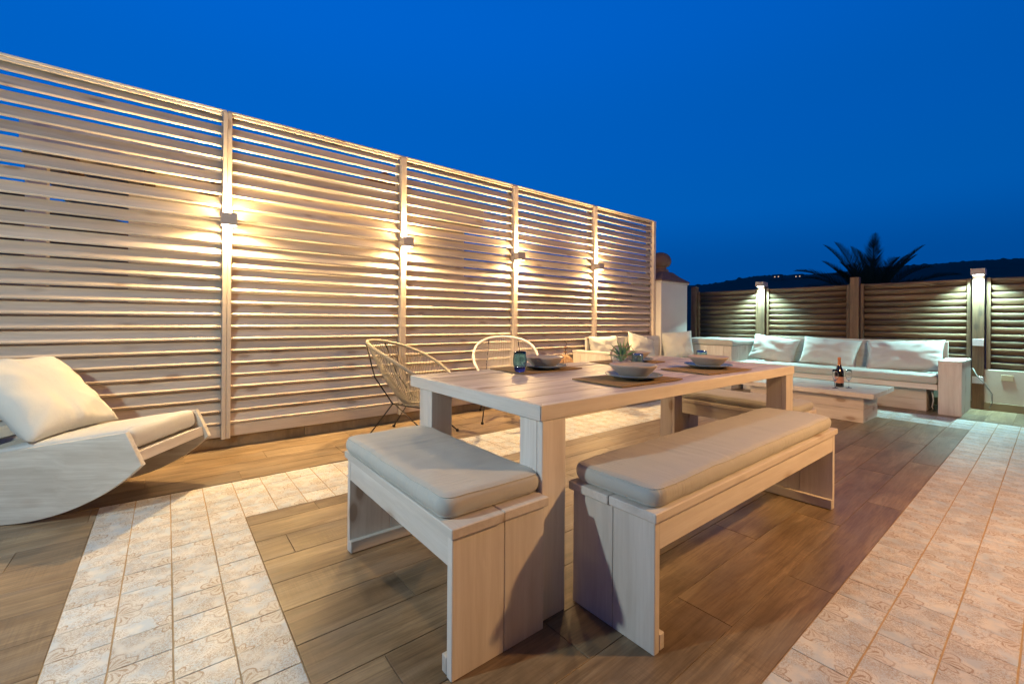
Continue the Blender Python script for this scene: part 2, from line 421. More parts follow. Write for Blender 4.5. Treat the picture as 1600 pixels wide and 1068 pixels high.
# --- terrace floor: grout bed + single wood-look planks
M_BED = plain('tan_grout', (0.27, 0.205, 0.135), 0.9, 0, 0.3, 25, 0.3)
fl = link('floor', box_me(-3.2, 8.1, -4.4, 4.32, -3.3, -0.0035), M_BED); tag(fl, kind='structure')
T = 0.1532
X0, X1 = -0.285, -0.285+4*T           # left strip
YT1 = 3.262; YT0 = YT1-4*T            # strip along the slatted fence
YR1 = 0.526; YR0 = YR1-4*T            # strip on the right
XF0 = 6.165; XF1 = XF0+4*T            # far strip
plank_cache = {}
def plank(x0, x1, y0, y1):
    if x1-x0 < 0.03 or y1-y0 < 0.02: return
    key = (round(x1-x0, 3), round(y1-y0, 3))
    if key not in plank_cache:
        a, b = key[0]/2-0.0012, key[1]/2-0.0012
        plank_cache[key] = box_me(-a, a, -b, b, -0.0034, 0.0, 0.0008)
    link('plank', plank_cache[key], M_FLOOR, fl, ((x0+x1)/2, (y0+y1)/2, 0))
def plank_region(xa, xb, ya, yb, phase=0.687, L=1.19):
    w = 0.2042; i0 = math.floor((ya-phase)/w)
    i = i0
    while phase+i*w < yb-1e-4:
        a = max(ya, phase+i*w); b = min(yb, phase+(i+1)*w)
        off = (i*0.4133 % 1.0)*L
        x = xa-off
        while x < xb:
            plank(max(xa, x), min(xb, x+L), a, b); x += L
        i += 1
plank_region(X1, XF0, YR1, YT0)
plank_region(-1.5, XF1+1.05, YT1, 4.186, phase=3.07)
plank_region(-1.5, X0, 1.2, YT1, phase=3.07)
plank_region(XF1, 7.83, -0.4, YT1, phase=0.687)
# --- patterned tile borders
tile_cache = {}
def tile_strip(name, xa, nx, ya, ny, gx, gy, mat):
    st = link(name, box_me(xa, xa+nx*T, ya, ya+ny*T, -0.0034, -0.0020), mat); tag(st, kind='structure')
    key = (gx, gy)
    if key not in tile_cache:
        a, b = T/2-gx/2, T/2-gy/2
        tile_cache[key] = box_me(-a, a, -b, b, -0.0019, 0.0004, 0.0008)
    for i in range(nx):
        for j in range(ny):
            link('tile', tile_cache[key], M_TILE, st, (xa+(i+0.5)*T+rnd.uniform(-.0007, .0007), ya+(j+0.5)*T+rnd.uniform(-.0007, .0007), rnd.uniform(-.0006, .0003)), (rnd.uniform(-.002, .002), rnd.uniform(-.002, .002), 0))
    return st
nleft = 14
tile_strip('tile_border_left', X0, 4, YT1-nleft*T, nleft, 0.0046, 0.0024, M_GROUT)
nb = int((XF1-X1)/T+0.01)
tile_strip('tile_border_back', X1, nb, YT0, 4, 0.0044, 0.0024, M_GROUT)
nr = 37
tile_strip('tile_border_right', XF1-nr*T, nr, YR0, 4, 0.0024, 0.0046, M_GROUT)
nf = int((YT0-YR1)/T+0.01)
tile_strip('tile_border_far', XF0, 4, YR1, nf, 0.0046, 0.0024, M_GROUT)
box_fill = None

# --- far hills
def hills():
    prof = [(-600, 20), (150, 26), (210, 34.5), (190, 36), (166, 43), (129, 46), (92, 54), (56, 57), (19, 60), (-60, 66), (-200, 62), (-600, 50)]
    pts = [(560, 25), (420, 25), (330, 28), (206.5, 35.3), (166, 43.4), (129.3, 46.8), (92.5, 54.9), (55.8, 57.6), (19, 60.4), (-60, 66), (-220, 60), (-600, 48)]
    bm = bmesh.new(); rows = []
    N = 700
    for i in range(N):
        t = i/(N-1)
        a = 0.86-t*1.35                     # bearing from +x
        # interpolate height by bearing
        d = 560.0
        best = None
        hs_ = [(math.atan2(y, 383+(206.5-y)*1.256), z*560/math.hypot(383+(206.5-y)*1.256, y)) for y, z in pts if y > -250]
        h = None
        for (a0, z0), (a1, z1) in zip(hs_, hs_[1:]):
            if a1 <= a <= a0:
                u = (a0-a)/(a0-a1); u = u*u*(3-2*u); h = z0+(z1-z0)*u
        if h is None: h = hs_[0][1] if a > hs_[0][0] else hs_[-1][1]
        h += 2.2*mnoise.noise(Vector((a*9, 0, 0)))
        tr = max(0, mnoise.noise(Vector((a*90, 3, 0))))*2.6 + max(0, mnoise.noise(Vector((a*260, 7, 0))))*1.5
        c, s = math.cos(a), math.sin(a)
        rows.append([bm.verts.new((d*f*c, d*f*s, zz)) for f, zz in ((0.35, -6), (0.6, h*0.25), (0.8, h*0.62), (0.93, h*0.9), (1.0, h+tr), (1.2, h*0.5), (1.4, -8))])
    for a, b in zip(rows, rows[1:]):
        for j in range(6): bm.faces.new((a[j], a[j+1], b[j+1], b[j]))
    o = link('hills', from_bm(bm, 'hills'), plain('hill_scrub', (0.045, 0.055, 0.035), 0.95, 0, 0.6, 0.08)); tag(o, kind='structure')
hills()

# ================================================================ WHITE SLATTED FENCE
FY = 4.125; PX = [-2.56, -1.095, 0.37, 1.862, 3.318, 4.785, 6.236]; ZT = 2.69
fence = thing('slatted_fence', 'tall white louvred timber fence with wall lamps along the left of terrace', 'fence', (0, 0, 0))
def slat_me(Ln):
    bm = bmesh.new()
    # board: nose (front, low) to back (high), with rounded nose; cross-section in yz
    rise, run, th = 0.084, 0.076, 0.018
    d = Vector((run, rise)).normalized(); nrm = Vector((-d.y, d.x))   # nrm points front-up
    Lb = math.hypot(run, rise)
    a = Vector((0, 0)); sec = []
    w = th/2
    for s_, t_ in ((0.0, -w*0.55), (0.0035, -w), (Lb, -w), (Lb, w), (0.0035, w), (0.0, w*0.55)):
        q = a+d*s_+nrm*t_; sec.append((q.x, q.y))
    A = [bm.verts.new((-Ln/2, y, z)) for y, z in sec]; B = [bm.verts.new((Ln/2, y, z)) for y, z in sec]
    n = len(sec)
    for i in range(n): bm.faces.new((A[i], A[(i+1) % n], B[(i+1) % n], B[i]))
    bm.faces.new(list(reversed(A))); bm.faces.new(B)
    bmesh.ops.recalc_face_normals(bm, faces=bm.faces[:])
    return from_bm(bm, 'slat')
for pi in range(len(PX)-1):
    xa, xb = PX[pi]+0.030, PX[pi+1]-0.030
    me = slat_me(xb-xa-0.003); cx = (xa+xb)/2
    for i in range(26):
        z = 0.203+0.0958*i
        o = link('slat', me, fw(0), fence, (cx, FY+0.008+rnd.uniform(-.001, .001), z+rnd.uniform(-.0012, .0012)), (rnd.uniform(-.02, .02), rnd.uniform(-.0006, .0006), 0))
    box('bottom_board', xa+.001, xb-.001, FY+0.022, FY+0.046, 0.095, 0.186, fw(0), fence)
    box('top_rail', xa-.028, xb+.028, FY-0.012, FY+0.075, 2.676, 2.694, fw(0), fence)
    box('upper_rail', xa+.001, xb-.001, FY-0.002, FY+0.022, 2.652, 2.674, fw(0), fence)
for i, x in enumerate(PX):
    if i in (1, 2):
        box('post', x-0.0300, x-0.0008, FY-0.030, FY+0.045, 0.085, 2.674, fw(2), fence)
        box('post', x+0.0008, x+0.0300, FY-0.030, FY+0.045, 0.088, 2.674, fw(2), fence)
    else:
        box('post', x-0.029, x+0.029, FY-0.030, FY+0.045, 0.086, 2.674, fw(2), fence)
    box('back_post', x-0.03, x+0.03, FY+0.082, FY+0.125, 0.0, 2.66, fw(2), fence)
pl = thing('fence_plinth', 'low brown wood-look skirting under the white louvred fence', 'skirting')
x = -2.6; i = 0
while x < 6.2:
    L = 1.19
    box('skirting_tile', x, min(x+L, 6.24)-0.003, 4.186, 4.30, -0.01, 0.083, M_FLOOR, pl, 0.002); x += L

# wall lamps on the fence posts
M_DIFF = emit('warm_lamp_diffuser', (1.0, 0.78, 0.45), 45.0)
WPOS = ['leftmost fence post in view beside the rocking lounger', 'second fence post behind the warm-tinted cord chair', 'third fence post behind the white cord chair', 'fourth fence post next to the corner seat']
for i, x in enumerate(PX[2:6]):
    zc = 1.815; yc = FY-0.030-0.047
    L = thing('wall_lamp', 'square up-and-down wall lamp on the ' + WPOS[i], 'lamp', (x+(0.006, 0.012, 0.014, 0.018)[i], yc, zc), 0, 'wall lamps on the white fence')
    bm = bmesh.new()
    for a in ((-.052, .052, -.046, -.040), (-.052, .052, .040, .047), (-.052, -.046, -.0398, .0398), (.046, .052, -.0398, .0398)):
        bm_box(bm, a[0], a[1], a[2], a[3], -.047, .047)
    hs_ = link('housing', from_bm(bm, 'housing'), M_LAMP, L)
    for s in (-1, 1):
        link('diffuser', box_me(-.044, .044, -.038, .038, -.002, .002), M_DIFF, hs_, (0, 0, s*0.036))
        light('lamp_light', 'AREA', (0, 0, s*0.0485), WARM, 39, 0.075, (0, 0, 0) if s < 0 else (PI, 0, 0), 158 if s < 0 else 166, L)
        light('lamp_glow', 'POINT', (0, -0.006, s*0.068), WARM, 14.0, 0.028, None, None, L)

# ================================================================ NEIGHBOUR'S HOUSE BEHIND THE FENCE
nh = thing('neighbour_house', 'white neighbouring house with terracotta roof seen through the slats', 'house', (0, 0, -3.4))
box('wall', -0.35, 4.15, 6.6, 9.5, 0, 6.05, M_STUCCO, nh)
box('porch_slab', -1.12, 4.3, 6.2, 9.3, 6.06, 6.42, M_STUCCO, nh)
box('post', -1.10, -0.95, 6.32, 6.47, 0, 6.058, M_STUCCO, nh)
def gable():
    bm = bmesh.new(); pts = [(1.7, 6.35), (4.7, 6.35), (3.0, 7.05)]
    A = [bm.verts.new((x, 7.4, z)) for x, z in pts]; B = [bm.verts.new((x, 9.6, z)) for x, z in pts]
    for i in range(3): bm.faces.new((A[i], A[(i+1) % 3], B[(i+1) % 3], B[i]))
    bm.faces.new(A); bm.faces.new(list(reversed(B))); bmesh.ops.recalc_face_normals(bm, faces=bm.faces[:])
    return from_bm(bm, 'roof')
link('roof', gable(), plain('terracotta', (0.22, 0.085, 0.045), 0.8, 0, 0.4, 9), nh)
for xx in (-0.8, -0.2, 0.4): box('rafter', xx, xx+.09, 6.0, 6.6, 5.93, 6.055, bw(1), nh)
light('porch_lamp', 'POINT', (1.3, 5.75, 2.05), (1.0, 0.60, 0.22), 95.0, 0.06)
fr = thing('far_house', 'dark low house roof farther behind the white fence', 'house', (0, 0, -3.4))
box('wall', -9, 1.5, 14, 20, 0, 6.0, plain('dim_wall', (0.25, 0.2, 0.18), 0.9, 0, .1), fr)
bm = bmesh.new(); A = [bm.verts.new((x, 13.6, z)) for x, z in ((-9.6, 6.0), (2.1, 6.0), (-3.5, 7.3))]; B = [bm.verts.new((x, 20.4, z)) for x, z in ((-9.6, 6.0), (2.1, 6.0), (-3.5, 7.3))]
for i in range(3): bm.faces.new((A[i], A[(i+1) % 3], B[(i+1) % 3], B[i]))
bm.faces.new(A); bm.faces.new(list(reversed(B))); bmesh.ops.recalc_face_normals(bm, faces=bm.faces[:])
link('roof', from_bm(bm, 'roof'), MATS['terracotta'], fr)

# ================================================================ CHIMNEY PILLAR WITH BALL
pil = thing('chimney_pillar', 'white plastered square chimney with terracotta cap and ball finial', 'chimney', (6.275, 4.0, 0))
box('shaft', 0, 0.80, 0, 0.56, -0.01, 1.68, M_STUCCO, pil, 0.006)
box('ledge', -0.02, 0.82, -0.02, 0.58, 1.682, 1.705, M_STUCCO, pil, 0.006)
M_TERRA = plain('weathered_terracotta', (0.17, 0.115, 0.095), 0.85, 0, 0.3, 12, 0.3)
bm = bmesh.new()
base = [(-.03, -.03), (.83, -.03), (.83, .59), (-.03, .59)]; mid = [(.25, .13), (.55, .13), (.55, .43), (.25, .43)]
lv = []
for k, z in ((0, 1.707), (0, 1.722), (0.55, 1.80), (1.0, 1.885)):
    lv.append([bm.verts.new((b[0]+(m[0]-b[0])*k, b[1]+(m[1]-b[1])*k, z)) for b, m in zip(base, mid)])
for a, b in zip(lv, lv[1:]):
    for j in range(4): bm.faces.new((a[j], a[(j+1) % 4], b[(j+1) % 4], b[j]))
bm.faces.new(list(reversed(lv[0]))); bm.faces.new(lv[-1])
cap_ = link('cap', from_bm(bm, 'cap'), M_TERRA, pil)
lathe('ball_finial', [(0.0, 1.884), (.14, 1.884), (.14, 1.93), (.105, 1.94), (.10, 1.975), (.15, 1.99), (.178, 2.04), (.182, 2.09), (.165, 2.15), (.12, 2.20), (.06, 2.228), (0, 2.236)], M_TERRA, cap_, (.40, .28, 0))

# ================================================================ BROWN FENCE ON THE RIGHT
BX = 7.80
bf = thing('brown_fence', 'weathered brown wooden slat fence behind the long sofa', 'fence')
PY = [4.262, 3.071, 1.82, 0.597, -0.64]
def bslat_me(Ln):
    bm = bmesh.new(); n = 9; sec = []
    for i in range(n):                    # rounded face toward -x, top leaning forward
        t = PI*(i/(n-1)-0.5); sec.append((-0.018*math.cos(t), 0.043*math.sin(t)))
    sec += [(0.012, 0.043), (0.012, -0.043)]
    ca, sa = math.cos(math.radians(32)), math.sin(math.radians(32))
    sec = [(x*ca-z*sa, x*sa+z*ca) for x, z in sec]
    A = [bm.verts.new((x, -Ln/2, z)) for x, z in sec]; B = [bm.verts.new((x, Ln/2, z)) for x, z in sec]; m = len(sec)
    for i in range(m):
        f = bm.faces.new((A[i], A[(i+1) % m], B[(i+1) % m], B[i])); f.smooth = i < n-1
    bm.faces.new(list(reversed(A))); bm.faces.new(B); bmesh.ops.recalc_face_normals(bm, faces=bm.faces[:])
    return from_bm(bm, 'slat')
for i in range(len(PY)-1):
    yb, ya = PY[i]-0.058, PY[i+1]+0.058
    me = bslat_me(yb-ya-0.085)
    for k in range(13):
        link('slat', me, bw(1), bf, (BX+0.03, (ya+yb)/2, 0.532+k*0.0852), (0, rnd.uniform(-.05, .05), rnd.uniform(-.002, .002)))
    for yy in (ya+0.004, yb-0.043): box('stile', BX-0.006, BX+0.05, yy, yy+0.039, 0.49, 1.60, bw(2), bf)
for i, y in enumerate(PY):
    top = 1.70 if i in (2, 4) else (1.63 if i != 0 else 1.70)
    box('post', BX-0.045, BX+0.055, y-0.052, y+0.052, 0.0, top, bw(2), bf)
for z in (0.815, 0.355):
    for y in (PY[3],): box('bracket_plate', BX-0.056, BX-0.0465, y-0.048, y+0.048, z-0.042, z+0.042, M_GALV, bf, 0.001)
lw = thing('low_wall', 'low cream rendered wall under the brown fence', 'wall')
box('render', BX-0.02, BX+0.10, -1.6, 4.0, 0.0, 0.488, plain('cream_render', (0.50, 0.46, 0.38), 0.9, 0, 0.12, 5, 0.3), lw)
yy = -1.6
while yy < 4.0:
    box('skirting_tile', BX-0.040, BX-0.021, yy, min(yy+0.6, 4.0)-0.003, -0.01, 0.092, plain('brown_skirting', (0.20, 0.15, 0.08), 0.6, 0, 0.25, 10), lw, 0.002); yy += 0.6
tag(box('wall_box', BX-0.029, BX-0.021, 0.31, 0.41, 0.365, 0.435, plain('ivory_plastic', (0.50, 0.42, 0.26), 0.6)), 'small ivory cover plate on the low cream wall', 'cover plate')
tag(tube('cable', [(BX-0.060, 0.64, 0.50), (BX-0.068, 0.60, 0.40), (BX-0.065, 0.53, 0.31), (BX-0.066, 0.475, 0.20), (BX-0.066, 0.475, 0.10), (BX-0.055, 0.50, 0.03)], 0.0055, plain('grey_cable', (0.22, 0.21, 0.19), 0.6), None, 6), 'grey cable looping down beside the right fence post', 'cable')
# cap lamps
M_CDIF = emit('cool_lamp_diffuser', (0.85, 1.0, 1.0), 30.0)
for i, nm in ((1, 'left, above the first sofa pillow'), (3, 'right, above the sofa arm')):
    L = thing('post_cap_lamp', 'lit white cap lamp on the brown fence post at ' + nm, 'lamp', (BX-0.058, PY[i], 1.665), 0, 'cap lamps on the brown fence')
    hs_ = link('housing', box_me(-.072, .12, -.062, .062, -.030, .045, .003), M_LAMP, L)
    lathe('diffuser', [(0, -.0005), (.045, -.0005), (.045, -.006), (0, -.006)], M_CDIF, hs_, (-.022, 0, -.0305), 20)
    light('cap_light', 'AREA', (-.054, 0, -.042), COOL, 40, 0.085, (0, math.radians(4), 0), 124, L)

# ================================================================ ROCKING LOUNGER
ang = math.atan2(-0.5447, 0.8386)
lo = thing('rocking_lounger', 'whitewashed wooden rocking lounger with curved side panels by the white fence', 'lounger', (-0.098, 2.925, 0), ang)
def lounger_side(y0, y1):
    pts = [(0.0, .283), (-.078, .452), (-.74, .350), (-1.12, .78), (-1.26, .74), (-1.36, .283)]
    R = (0.68**2+0.283**2)/(2*0.283)
    for i in range(1, 80):
        s = -1.36+1.36*i/80; pts.append((s, R-math.sqrt(R*R-(s+.68)**2)))
    bm = bmesh.new(); A = [bm.verts.new((s, y0, z)) for s, z in pts]; B = [bm.verts.new((s, y1, z)) for s, z in pts]; n = len(pts)
    for i in range(n): bm.faces.new((A[i], A[(i+1) % n], B[(i+1) % n], B[i]))
    fA = bm.faces.new(list(reversed(A))); fB = bm.faces.new(B)
    bmesh.ops.recalc_face_normals(bm, faces=bm.faces[:])
    ed = list(set(fA.edges) | set(fB.edges)); bmesh.ops.bevel(bm, geom=ed, offset=0.002, segments=1, affect='EDGES')
    return from_bm(bm, 'side_panel')
LG = wood('lounger_wood', 0, (0.66, 0.635, 0.57), (0.44, 0.40, 0.34), rough=0.6, grain=0.8)
link('side_panel', lounger_side(0, 0.03), LG, lo); link('side_panel', lounger_side(0.572, 0.602), LG, lo)
sl = math.atan2(.102, .662)
def lbox(name, s, z, ln, th, mat):
    return link(name, box_me(-ln/2, ln/2, -.270, .270, -th/2, th/2, .002), mat, lo, (s, .301, z), (0, -sl, 0))
lbox('front_rail', -0.045, .318, .028, .055, ww(1))
for i in range(7): lbox('seat_slat', -.12-.095*i, .325-.0146*i-.004, .07, .018, ww(1))
for i in range(5): link('back_slat', box_me(-.035, .035, -.270, .270, -.009, .009, .002), ww(1), lo, (-.80-.07*i, .301, .33+.079*i), (0, math.radians(48), 0))
lc = tag(link('seat_cushion', cushion_me(.70, .535, .105, .035, 34, 24, .012, .004, 3.0), M_PIL, None, (0, 0, 0)), 'pale seat cushion lying on the rocking lounger', 'cushion')
def lplace(o, s, w, z, ry):
    o.matrix_world = Matrix.Translation((-0.098, 2.925, 0)) @ Matrix.Rotation(ang, 4, 'Z') @ Matrix.Translation((s, w, z)) @ Matrix.Rotation(ry, 4, 'Y')
lplace(lc, -.415, .301, .302, -sl)
lp = tag(link('throw_pillow', pillow_me(.56, .56, .20, 30, 1.7, .012), M_PIL), 'large cream pillow leaning at the back of the rocking lounger', 'pillow')
lplace(lp, -.735, .300, .600, math.radians(46))

# ================================================================ CORD CHAIRS
def cord_chair(label, loc, rz, cord_mat):
    c = thing('cord_chair', label, 'chair', loc, rz, 'round cord chairs by the fence')
    def rim(t):                             # t=0 front, pi back
        u = 0.42*math.cos(t)-0.02; v = 0.345*math.sin(t)*(1+0.08*math.cos(t)); z = 0.625-0.225*math.cos(t)-0.03*math.cos(2*t)+0.03
        return Vector((u, v, z))
    tube('rim', [rim(2*PI*i/56) for i in range(56)], 0.0140, cord_mat, c, 8, True)
    kn = Vector((0.0, 0, 0.285))
    bm = bmesh.new(); nC = 84
    for i in range(nC):
        t = 2*PI*(i+.5)/nC; a = rim(t); b = kn+Vector((math.cos(t)*.10, math.sin(t)*.085, 0.0))
        mid = (a+b)/2; out = Vector((mid.x, mid.y, 0)); mid += out*0.18+Vector((0, 0, -0.055))
        pts = [a*(1-s)**2+mid*2*s*(1-s)+b*s*s for s in (0, .2, .4, .6, .8, 1.0)]
        bm_tube(bm, pts, 0.0032, 4, False, False)
    link('cord_weave', from_bm(bm, 'cords'), cord_mat, c)
    tube('seat_ring', [kn+Vector((math.cos(2*PI*i/24)*.105, math.sin(2*PI*i/24)*.09, -0.002)) for i in range(24)], 0.011, cord_mat, c, 6, True)
    for s in (-1, 1):
        J = Vector((-.12, s*.20, .32)); a = rim(PI-s*0.55)+Vector((-.012, 0, -.01))
        tube('back_rod', [a, (a+J)/2+Vector((-.035, s*.015, -.03)), J], 0.0062, M_BLACK, c)
        lg_ = tube('leg', [J, Vector((-.34, s*.265, .012))], 0.0056, M_BLACK, c)
        lathe('foot', [(0, 0), (.013, .002), (.015, .012), (.011, .024), (0, .026)], M_BLACK, lg_, (-.34, s*.265, 0), 10)
        lg_ = tube('leg', [Vector((-.10, s*.20, .318)), Vector((.31, s*.25, .012))], 0.0056, M_BLACK, c)
        lathe('foot', [(0, 0), (.013, .002), (.015, .012), (.011, .024), (0, .026)], M_BLACK, lg_, (.31, s*.25, 0), 10)
        tube('seat_strut', [J, Vector((.12, s*.12, .275)), Vector((.20, 0, .27))], 0.006, M_BLACK, c)
    tube('cross_rod', [Vector((-.12, -.20, .32)), Vector((-.135, 0, .275)), Vector((-.12, .20, .32))], 0.006, M_BLACK, c)
    return c
cord_chair('warm-tinted cord chair facing the dining table, in front of the second fence post', (1.75, 3.58, 0), math.radians(-50), plain('warm_lit_cord', (0.31, 0.285, 0.225), 0.6))  # beige-olive tone puts warm light and shading into the cord colour
cord_chair('white cord chair facing the camera, in front of the third fence post', (2.86, 3.70, 0), math.radians(-124), plain('white_cord', (0.60, 0.57, 0.57), 0.55))

# ================================================================ DINING TABLE AND BENCHES
tx0, tx1, ty0, ty1 = 1.004, 3.312, 1.100, 2.118
tb = thing('dining_table', 'long whitewashed wooden dining table laid for four', 'table', (tx0, ty0, 0))
Lx, Ly = tx1-tx0, ty1-ty0
def fascia(p, mat):
    bm = bmesh.new(); A = [bm.verts.new((x, y, .694)) for x, y in p]; B = [bm.verts.new((x, y, .7487)) for x, y in p]
    for i in range(4): bm.faces.new((A[i], A[(i+1) % 4], B[(i+1) % 4], B[i]))
    bm.faces.new(list(reversed(A))); bm.faces.new(B); bmesh.ops.recalc_face_normals(bm, faces=bm.faces[:])
    bmesh.ops.bevel(bm, geom=bm.edges[:], offset=.0022, segments=1, affect='EDGES'); link('fascia', from_bm(bm, 'fascia'), mat, tb)
fascia([(.0008, 0), (Lx-.0008, 0), (Lx-.0268, .026), (.0268, .026)], ww(0)); fascia([(.0008, Ly), (Lx-.0008, Ly), (Lx-.0268, Ly-.026), (.0268, Ly-.026)], ww(0))
fascia([(0, .0008), (0, Ly-.0008), (.026, Ly-.0268), (.026, .0268)], ww(1)); fascia([(Lx, .0008), (Lx, Ly-.0008), (Lx-.026, Ly-.0268), (Lx-.026, .0268)], ww(1))
npk = 7; pw = (Ly-.054)/npk
TT = wood('table_top_wood', 0, (0.63, 0.565, 0.515), (0.33, 0.265, 0.22), rough=0.42, var=0.18)
for i in range(npk):
    dz = rnd.uniform(-.0022, .0006)
    box('top_plank', .0275, Lx-.0275, .0275+i*pw, .0275+(i+1)*pw-.0042, .715, .748+dz, TT, tb, .0022)
def leg(x0, x1, y0, y1):
    bm = bmesh.new(); bm_box(bm, x0, x1, y0, y0+.028, .0, .694, .002); bm_box(bm, x0, x1, y0+.0292, y1, .0, .694, .002)
    cx, cy = (x0+x1)/2, (y0+y1)/2
    for v in bm.verts: v.co -= Vector((cx, cy, 0))
    link('leg', from_bm(bm, 'leg'), ww(2), tb, (cx, cy, 0))
for x0 in (.012, Lx-.126):
    leg(x0, x0+.115, .004, .126); leg(x0, x0+.115, Ly-.215, Ly-.088)
def bench(label, cx, cy, rz, L, Wd, zs):
    b = thing('bench', label, 'bench', (cx, cy, 0), rz, 'benches around the dining table')
    h, k = L/2, Wd/2; t = .028
    for s in (-1, 1):
        xa, xb = (-h, -h+t) if s < 0 else (h-t, h)
        cut = -k+Wd*.47
        box('end_board', xa, xb, -k, cut-.001, 0, zs-.0305, ww(2), b, .0018); box('end_board', xa, xb, cut+.001, k, 0, zs-.0305, ww(2), b, .0018)
        ca, cb = (-h+t+.0006, -h+t+.026) if s < 0 else (h-t-.026, h-t-.0006)
        box('foot_cleat', ca, cb, -k-.001, k+.001, .004, .055, ww(1), b, .002)
    for s in (-1, 1):
        ya, yb = (-k+.002, -k+.024) if s < 0 else (k-.024, k-.002)
        box('side_rail', -h+t+.0006, h-t-.0006, ya, yb, zs-.125, zs-.0305, ww(0), b, .0018)
    for j in range(2):
        ya = -k-.012+j*(Wd+.024)/2
        box('seat_board', -h-.012-.004*j, h+.012, ya+.0012, ya+(Wd+.024)/2-.0012, zs-.030, zs, ww(0), b, .0025)
    return b
bench('short whitewashed bench at the near left end of the dining table', 0.823, 1.536, PI/2, .918, .358, .447)
bench('long whitewashed bench along the right side of the dining table', 2.066, .9475, 0, 1.752, .346, .447)
bench('short whitewashed bench at the far end of the table, before the coffee table', 3.605, 1.59, PI/2, .93, .36, .395)
def cush(label, L, Wd, T_, loc, rz, seed, mat=None, **kw):
    o = tag(link('bench_cushion', cushion_me(L, Wd, T_, .045, 170, 44, .006, .0045, seed, **kw), mat or M_SAGE, None, loc, (0, 0, rz)), label, 'cushion', 'bench cushions')
    piping(o, mat or M_SAGE); return o
cush('sage cushion on the short near left bench', .885, .392, .068, (.830, 1.556, .448), PI/2+.008, 1.1, None)
cush('long sage cushion on the bench along the right side of the table', 1.735, .352, .068, (2.066, .957, .448), .004, 5.2, M_SAGE)
cush('sage cushion on the bench at the far table end', .90, .36, .062, (3.605, 1.575, .396), PI/2, 9.4, M_SAGE)

# ---- table setting
ZTB = .7495
M_MAT = plain('woven_jute', (0.30, 0.195, 0.085), 0.9, 0, 0.25, 60, 0.8)
M_BOWL = plain('taupe_stoneware', (0.47, 0.40, 0.34), 0.35, 0, 0.06, 20)
def plate_mat():
    k = NT('blue_green_glaze'); c = k.coord(); x, y, z = k.xyz(c)
    f = k.ramp(k.noise(c, 9, 3), [(0.35, 0.0), (0.7, 1.0)])
    k.base(k.mix(f, (0.13, 0.20, 0.34), (0.25, 0.33, 0.30))); k.rough(0.18); return k.mat
M_PLATE = plate_mat()
def place_mat_me():
    bm = bmesh.new(); n = 24
    V = [[bm.verts.new((-.235+.47*i/n, -.155+.31*j/16, .005+.0012*mnoise.noise(Vector((i*.35, j*.4, 2))))) for j in range(17)] for i in range(n+1)]
    for i in range(n):
        for j in range(16): bm.faces.new((V[i][j], V[i+1][j], V[i+1][j+1], V[i][j+1]))
    r = bmesh.ops.extrude_face_region(bm, geom=bm.faces[:])
    for v in r['geom']:
        if isinstance(v, bmesh.types.BMVert): v.co.z = 0.0003
    bmesh.ops.recalc_face_normals(bm, faces=bm.faces[:]); return from_bm(bm, 'mat')
PM = place_mat_me()
plate_prof = [(0, .002), (.075, .002), (.082, 0), (.095, .004), (.135, .018), (.141, .0215), (.138, .024), (.100, .0105), (.08, .008), (0, .008)]
bowl_prof = [(0, 0), (.060, 0), (.066, .004), (.092, .028), (.112, .052), (.119, .061), (.1165, .0625), (.106, .052), (.086, .031), (.060, .010), (0, .008)]
bp = bmesh.new(); bm_lathe(bp, plate_prof, 40); PLM = from_bm(bp, 'plate'); bp = bmesh.new(); bm_lathe(bp, bowl_prof, 40); BLM = from_bm(bp, 'bowl')
sets = [((1.748, 1.955), (1.772, 1.915), 'at the far left corner of the table beside the cobalt glass', .02),
        ((1.805, 1.335), (1.828, 1.318), 'at the near side of the table, closest to the camera', -.03),
        ((2.575, 1.330), (2.640, 1.352), 'at the right far end of the table', -.06),
        ((2.580, 1.910), (2.600, 1.880), 'behind the terrarium', .02)]
for (mx, my), (bx_, by_), where, rz in sets:
    tag(link('place_mat', PM, M_MAT, None, (mx, my, ZTB), (0, 0, rz)), 'brown woven place mat ' + where, 'place mat', 'place mats')
    tag(link('plate', PLM, M_PLATE, None, (bx_, by_, ZTB+.0068)), 'blue-green glazed plate ' + where, 'plate', 'dinner plates')
    tag(link('bowl', BLM, M_BOWL, None, (bx_, by_, ZTB+.0155)), 'taupe stoneware bowl ' + where, 'bowl', 'bowls')
def glass_mat(name, col, rough=0.02):
    k = NT(name); k.base(col); k.rough(rough); k.p.inputs['Transmission Weight'].default_value = 1.0; k.p.inputs['IOR'].default_value = 1.45; return k.mat
M_CLEAR = glass_mat('clear_glass', (0.96, 0.985, 0.985)); M_AQUA = glass_mat('aqua_glass', (0.62, 0.84, 0.88)); M_COB = glass_mat('cobalt_glass', (0.02, 0.05, 0.62))
M_TEAL = glass_mat('teal_glass', (0.40, 0.68, 0.78))
cg = thing('tumbler', 'round teal tumbler with cobalt blue base at the left of the table', 'glass', (1.545, 1.868, ZTB+.0068))
lathe('wall', [(.034, .026), (.0385, .045), (.0395, .065), (.035, .095), (.033, .112), (.0308, .112), (.0328, .094), (.0370, .065), (.036, .045), (.0318, .0285)], M_TEAL, cg, None, 32)
lathe('base', [(0, 0), (.026, 0), (.030, .006), (.0335, .0255), (.031, .028), (.026, .026), (0, .024)], M_COB, cg, None, 32)
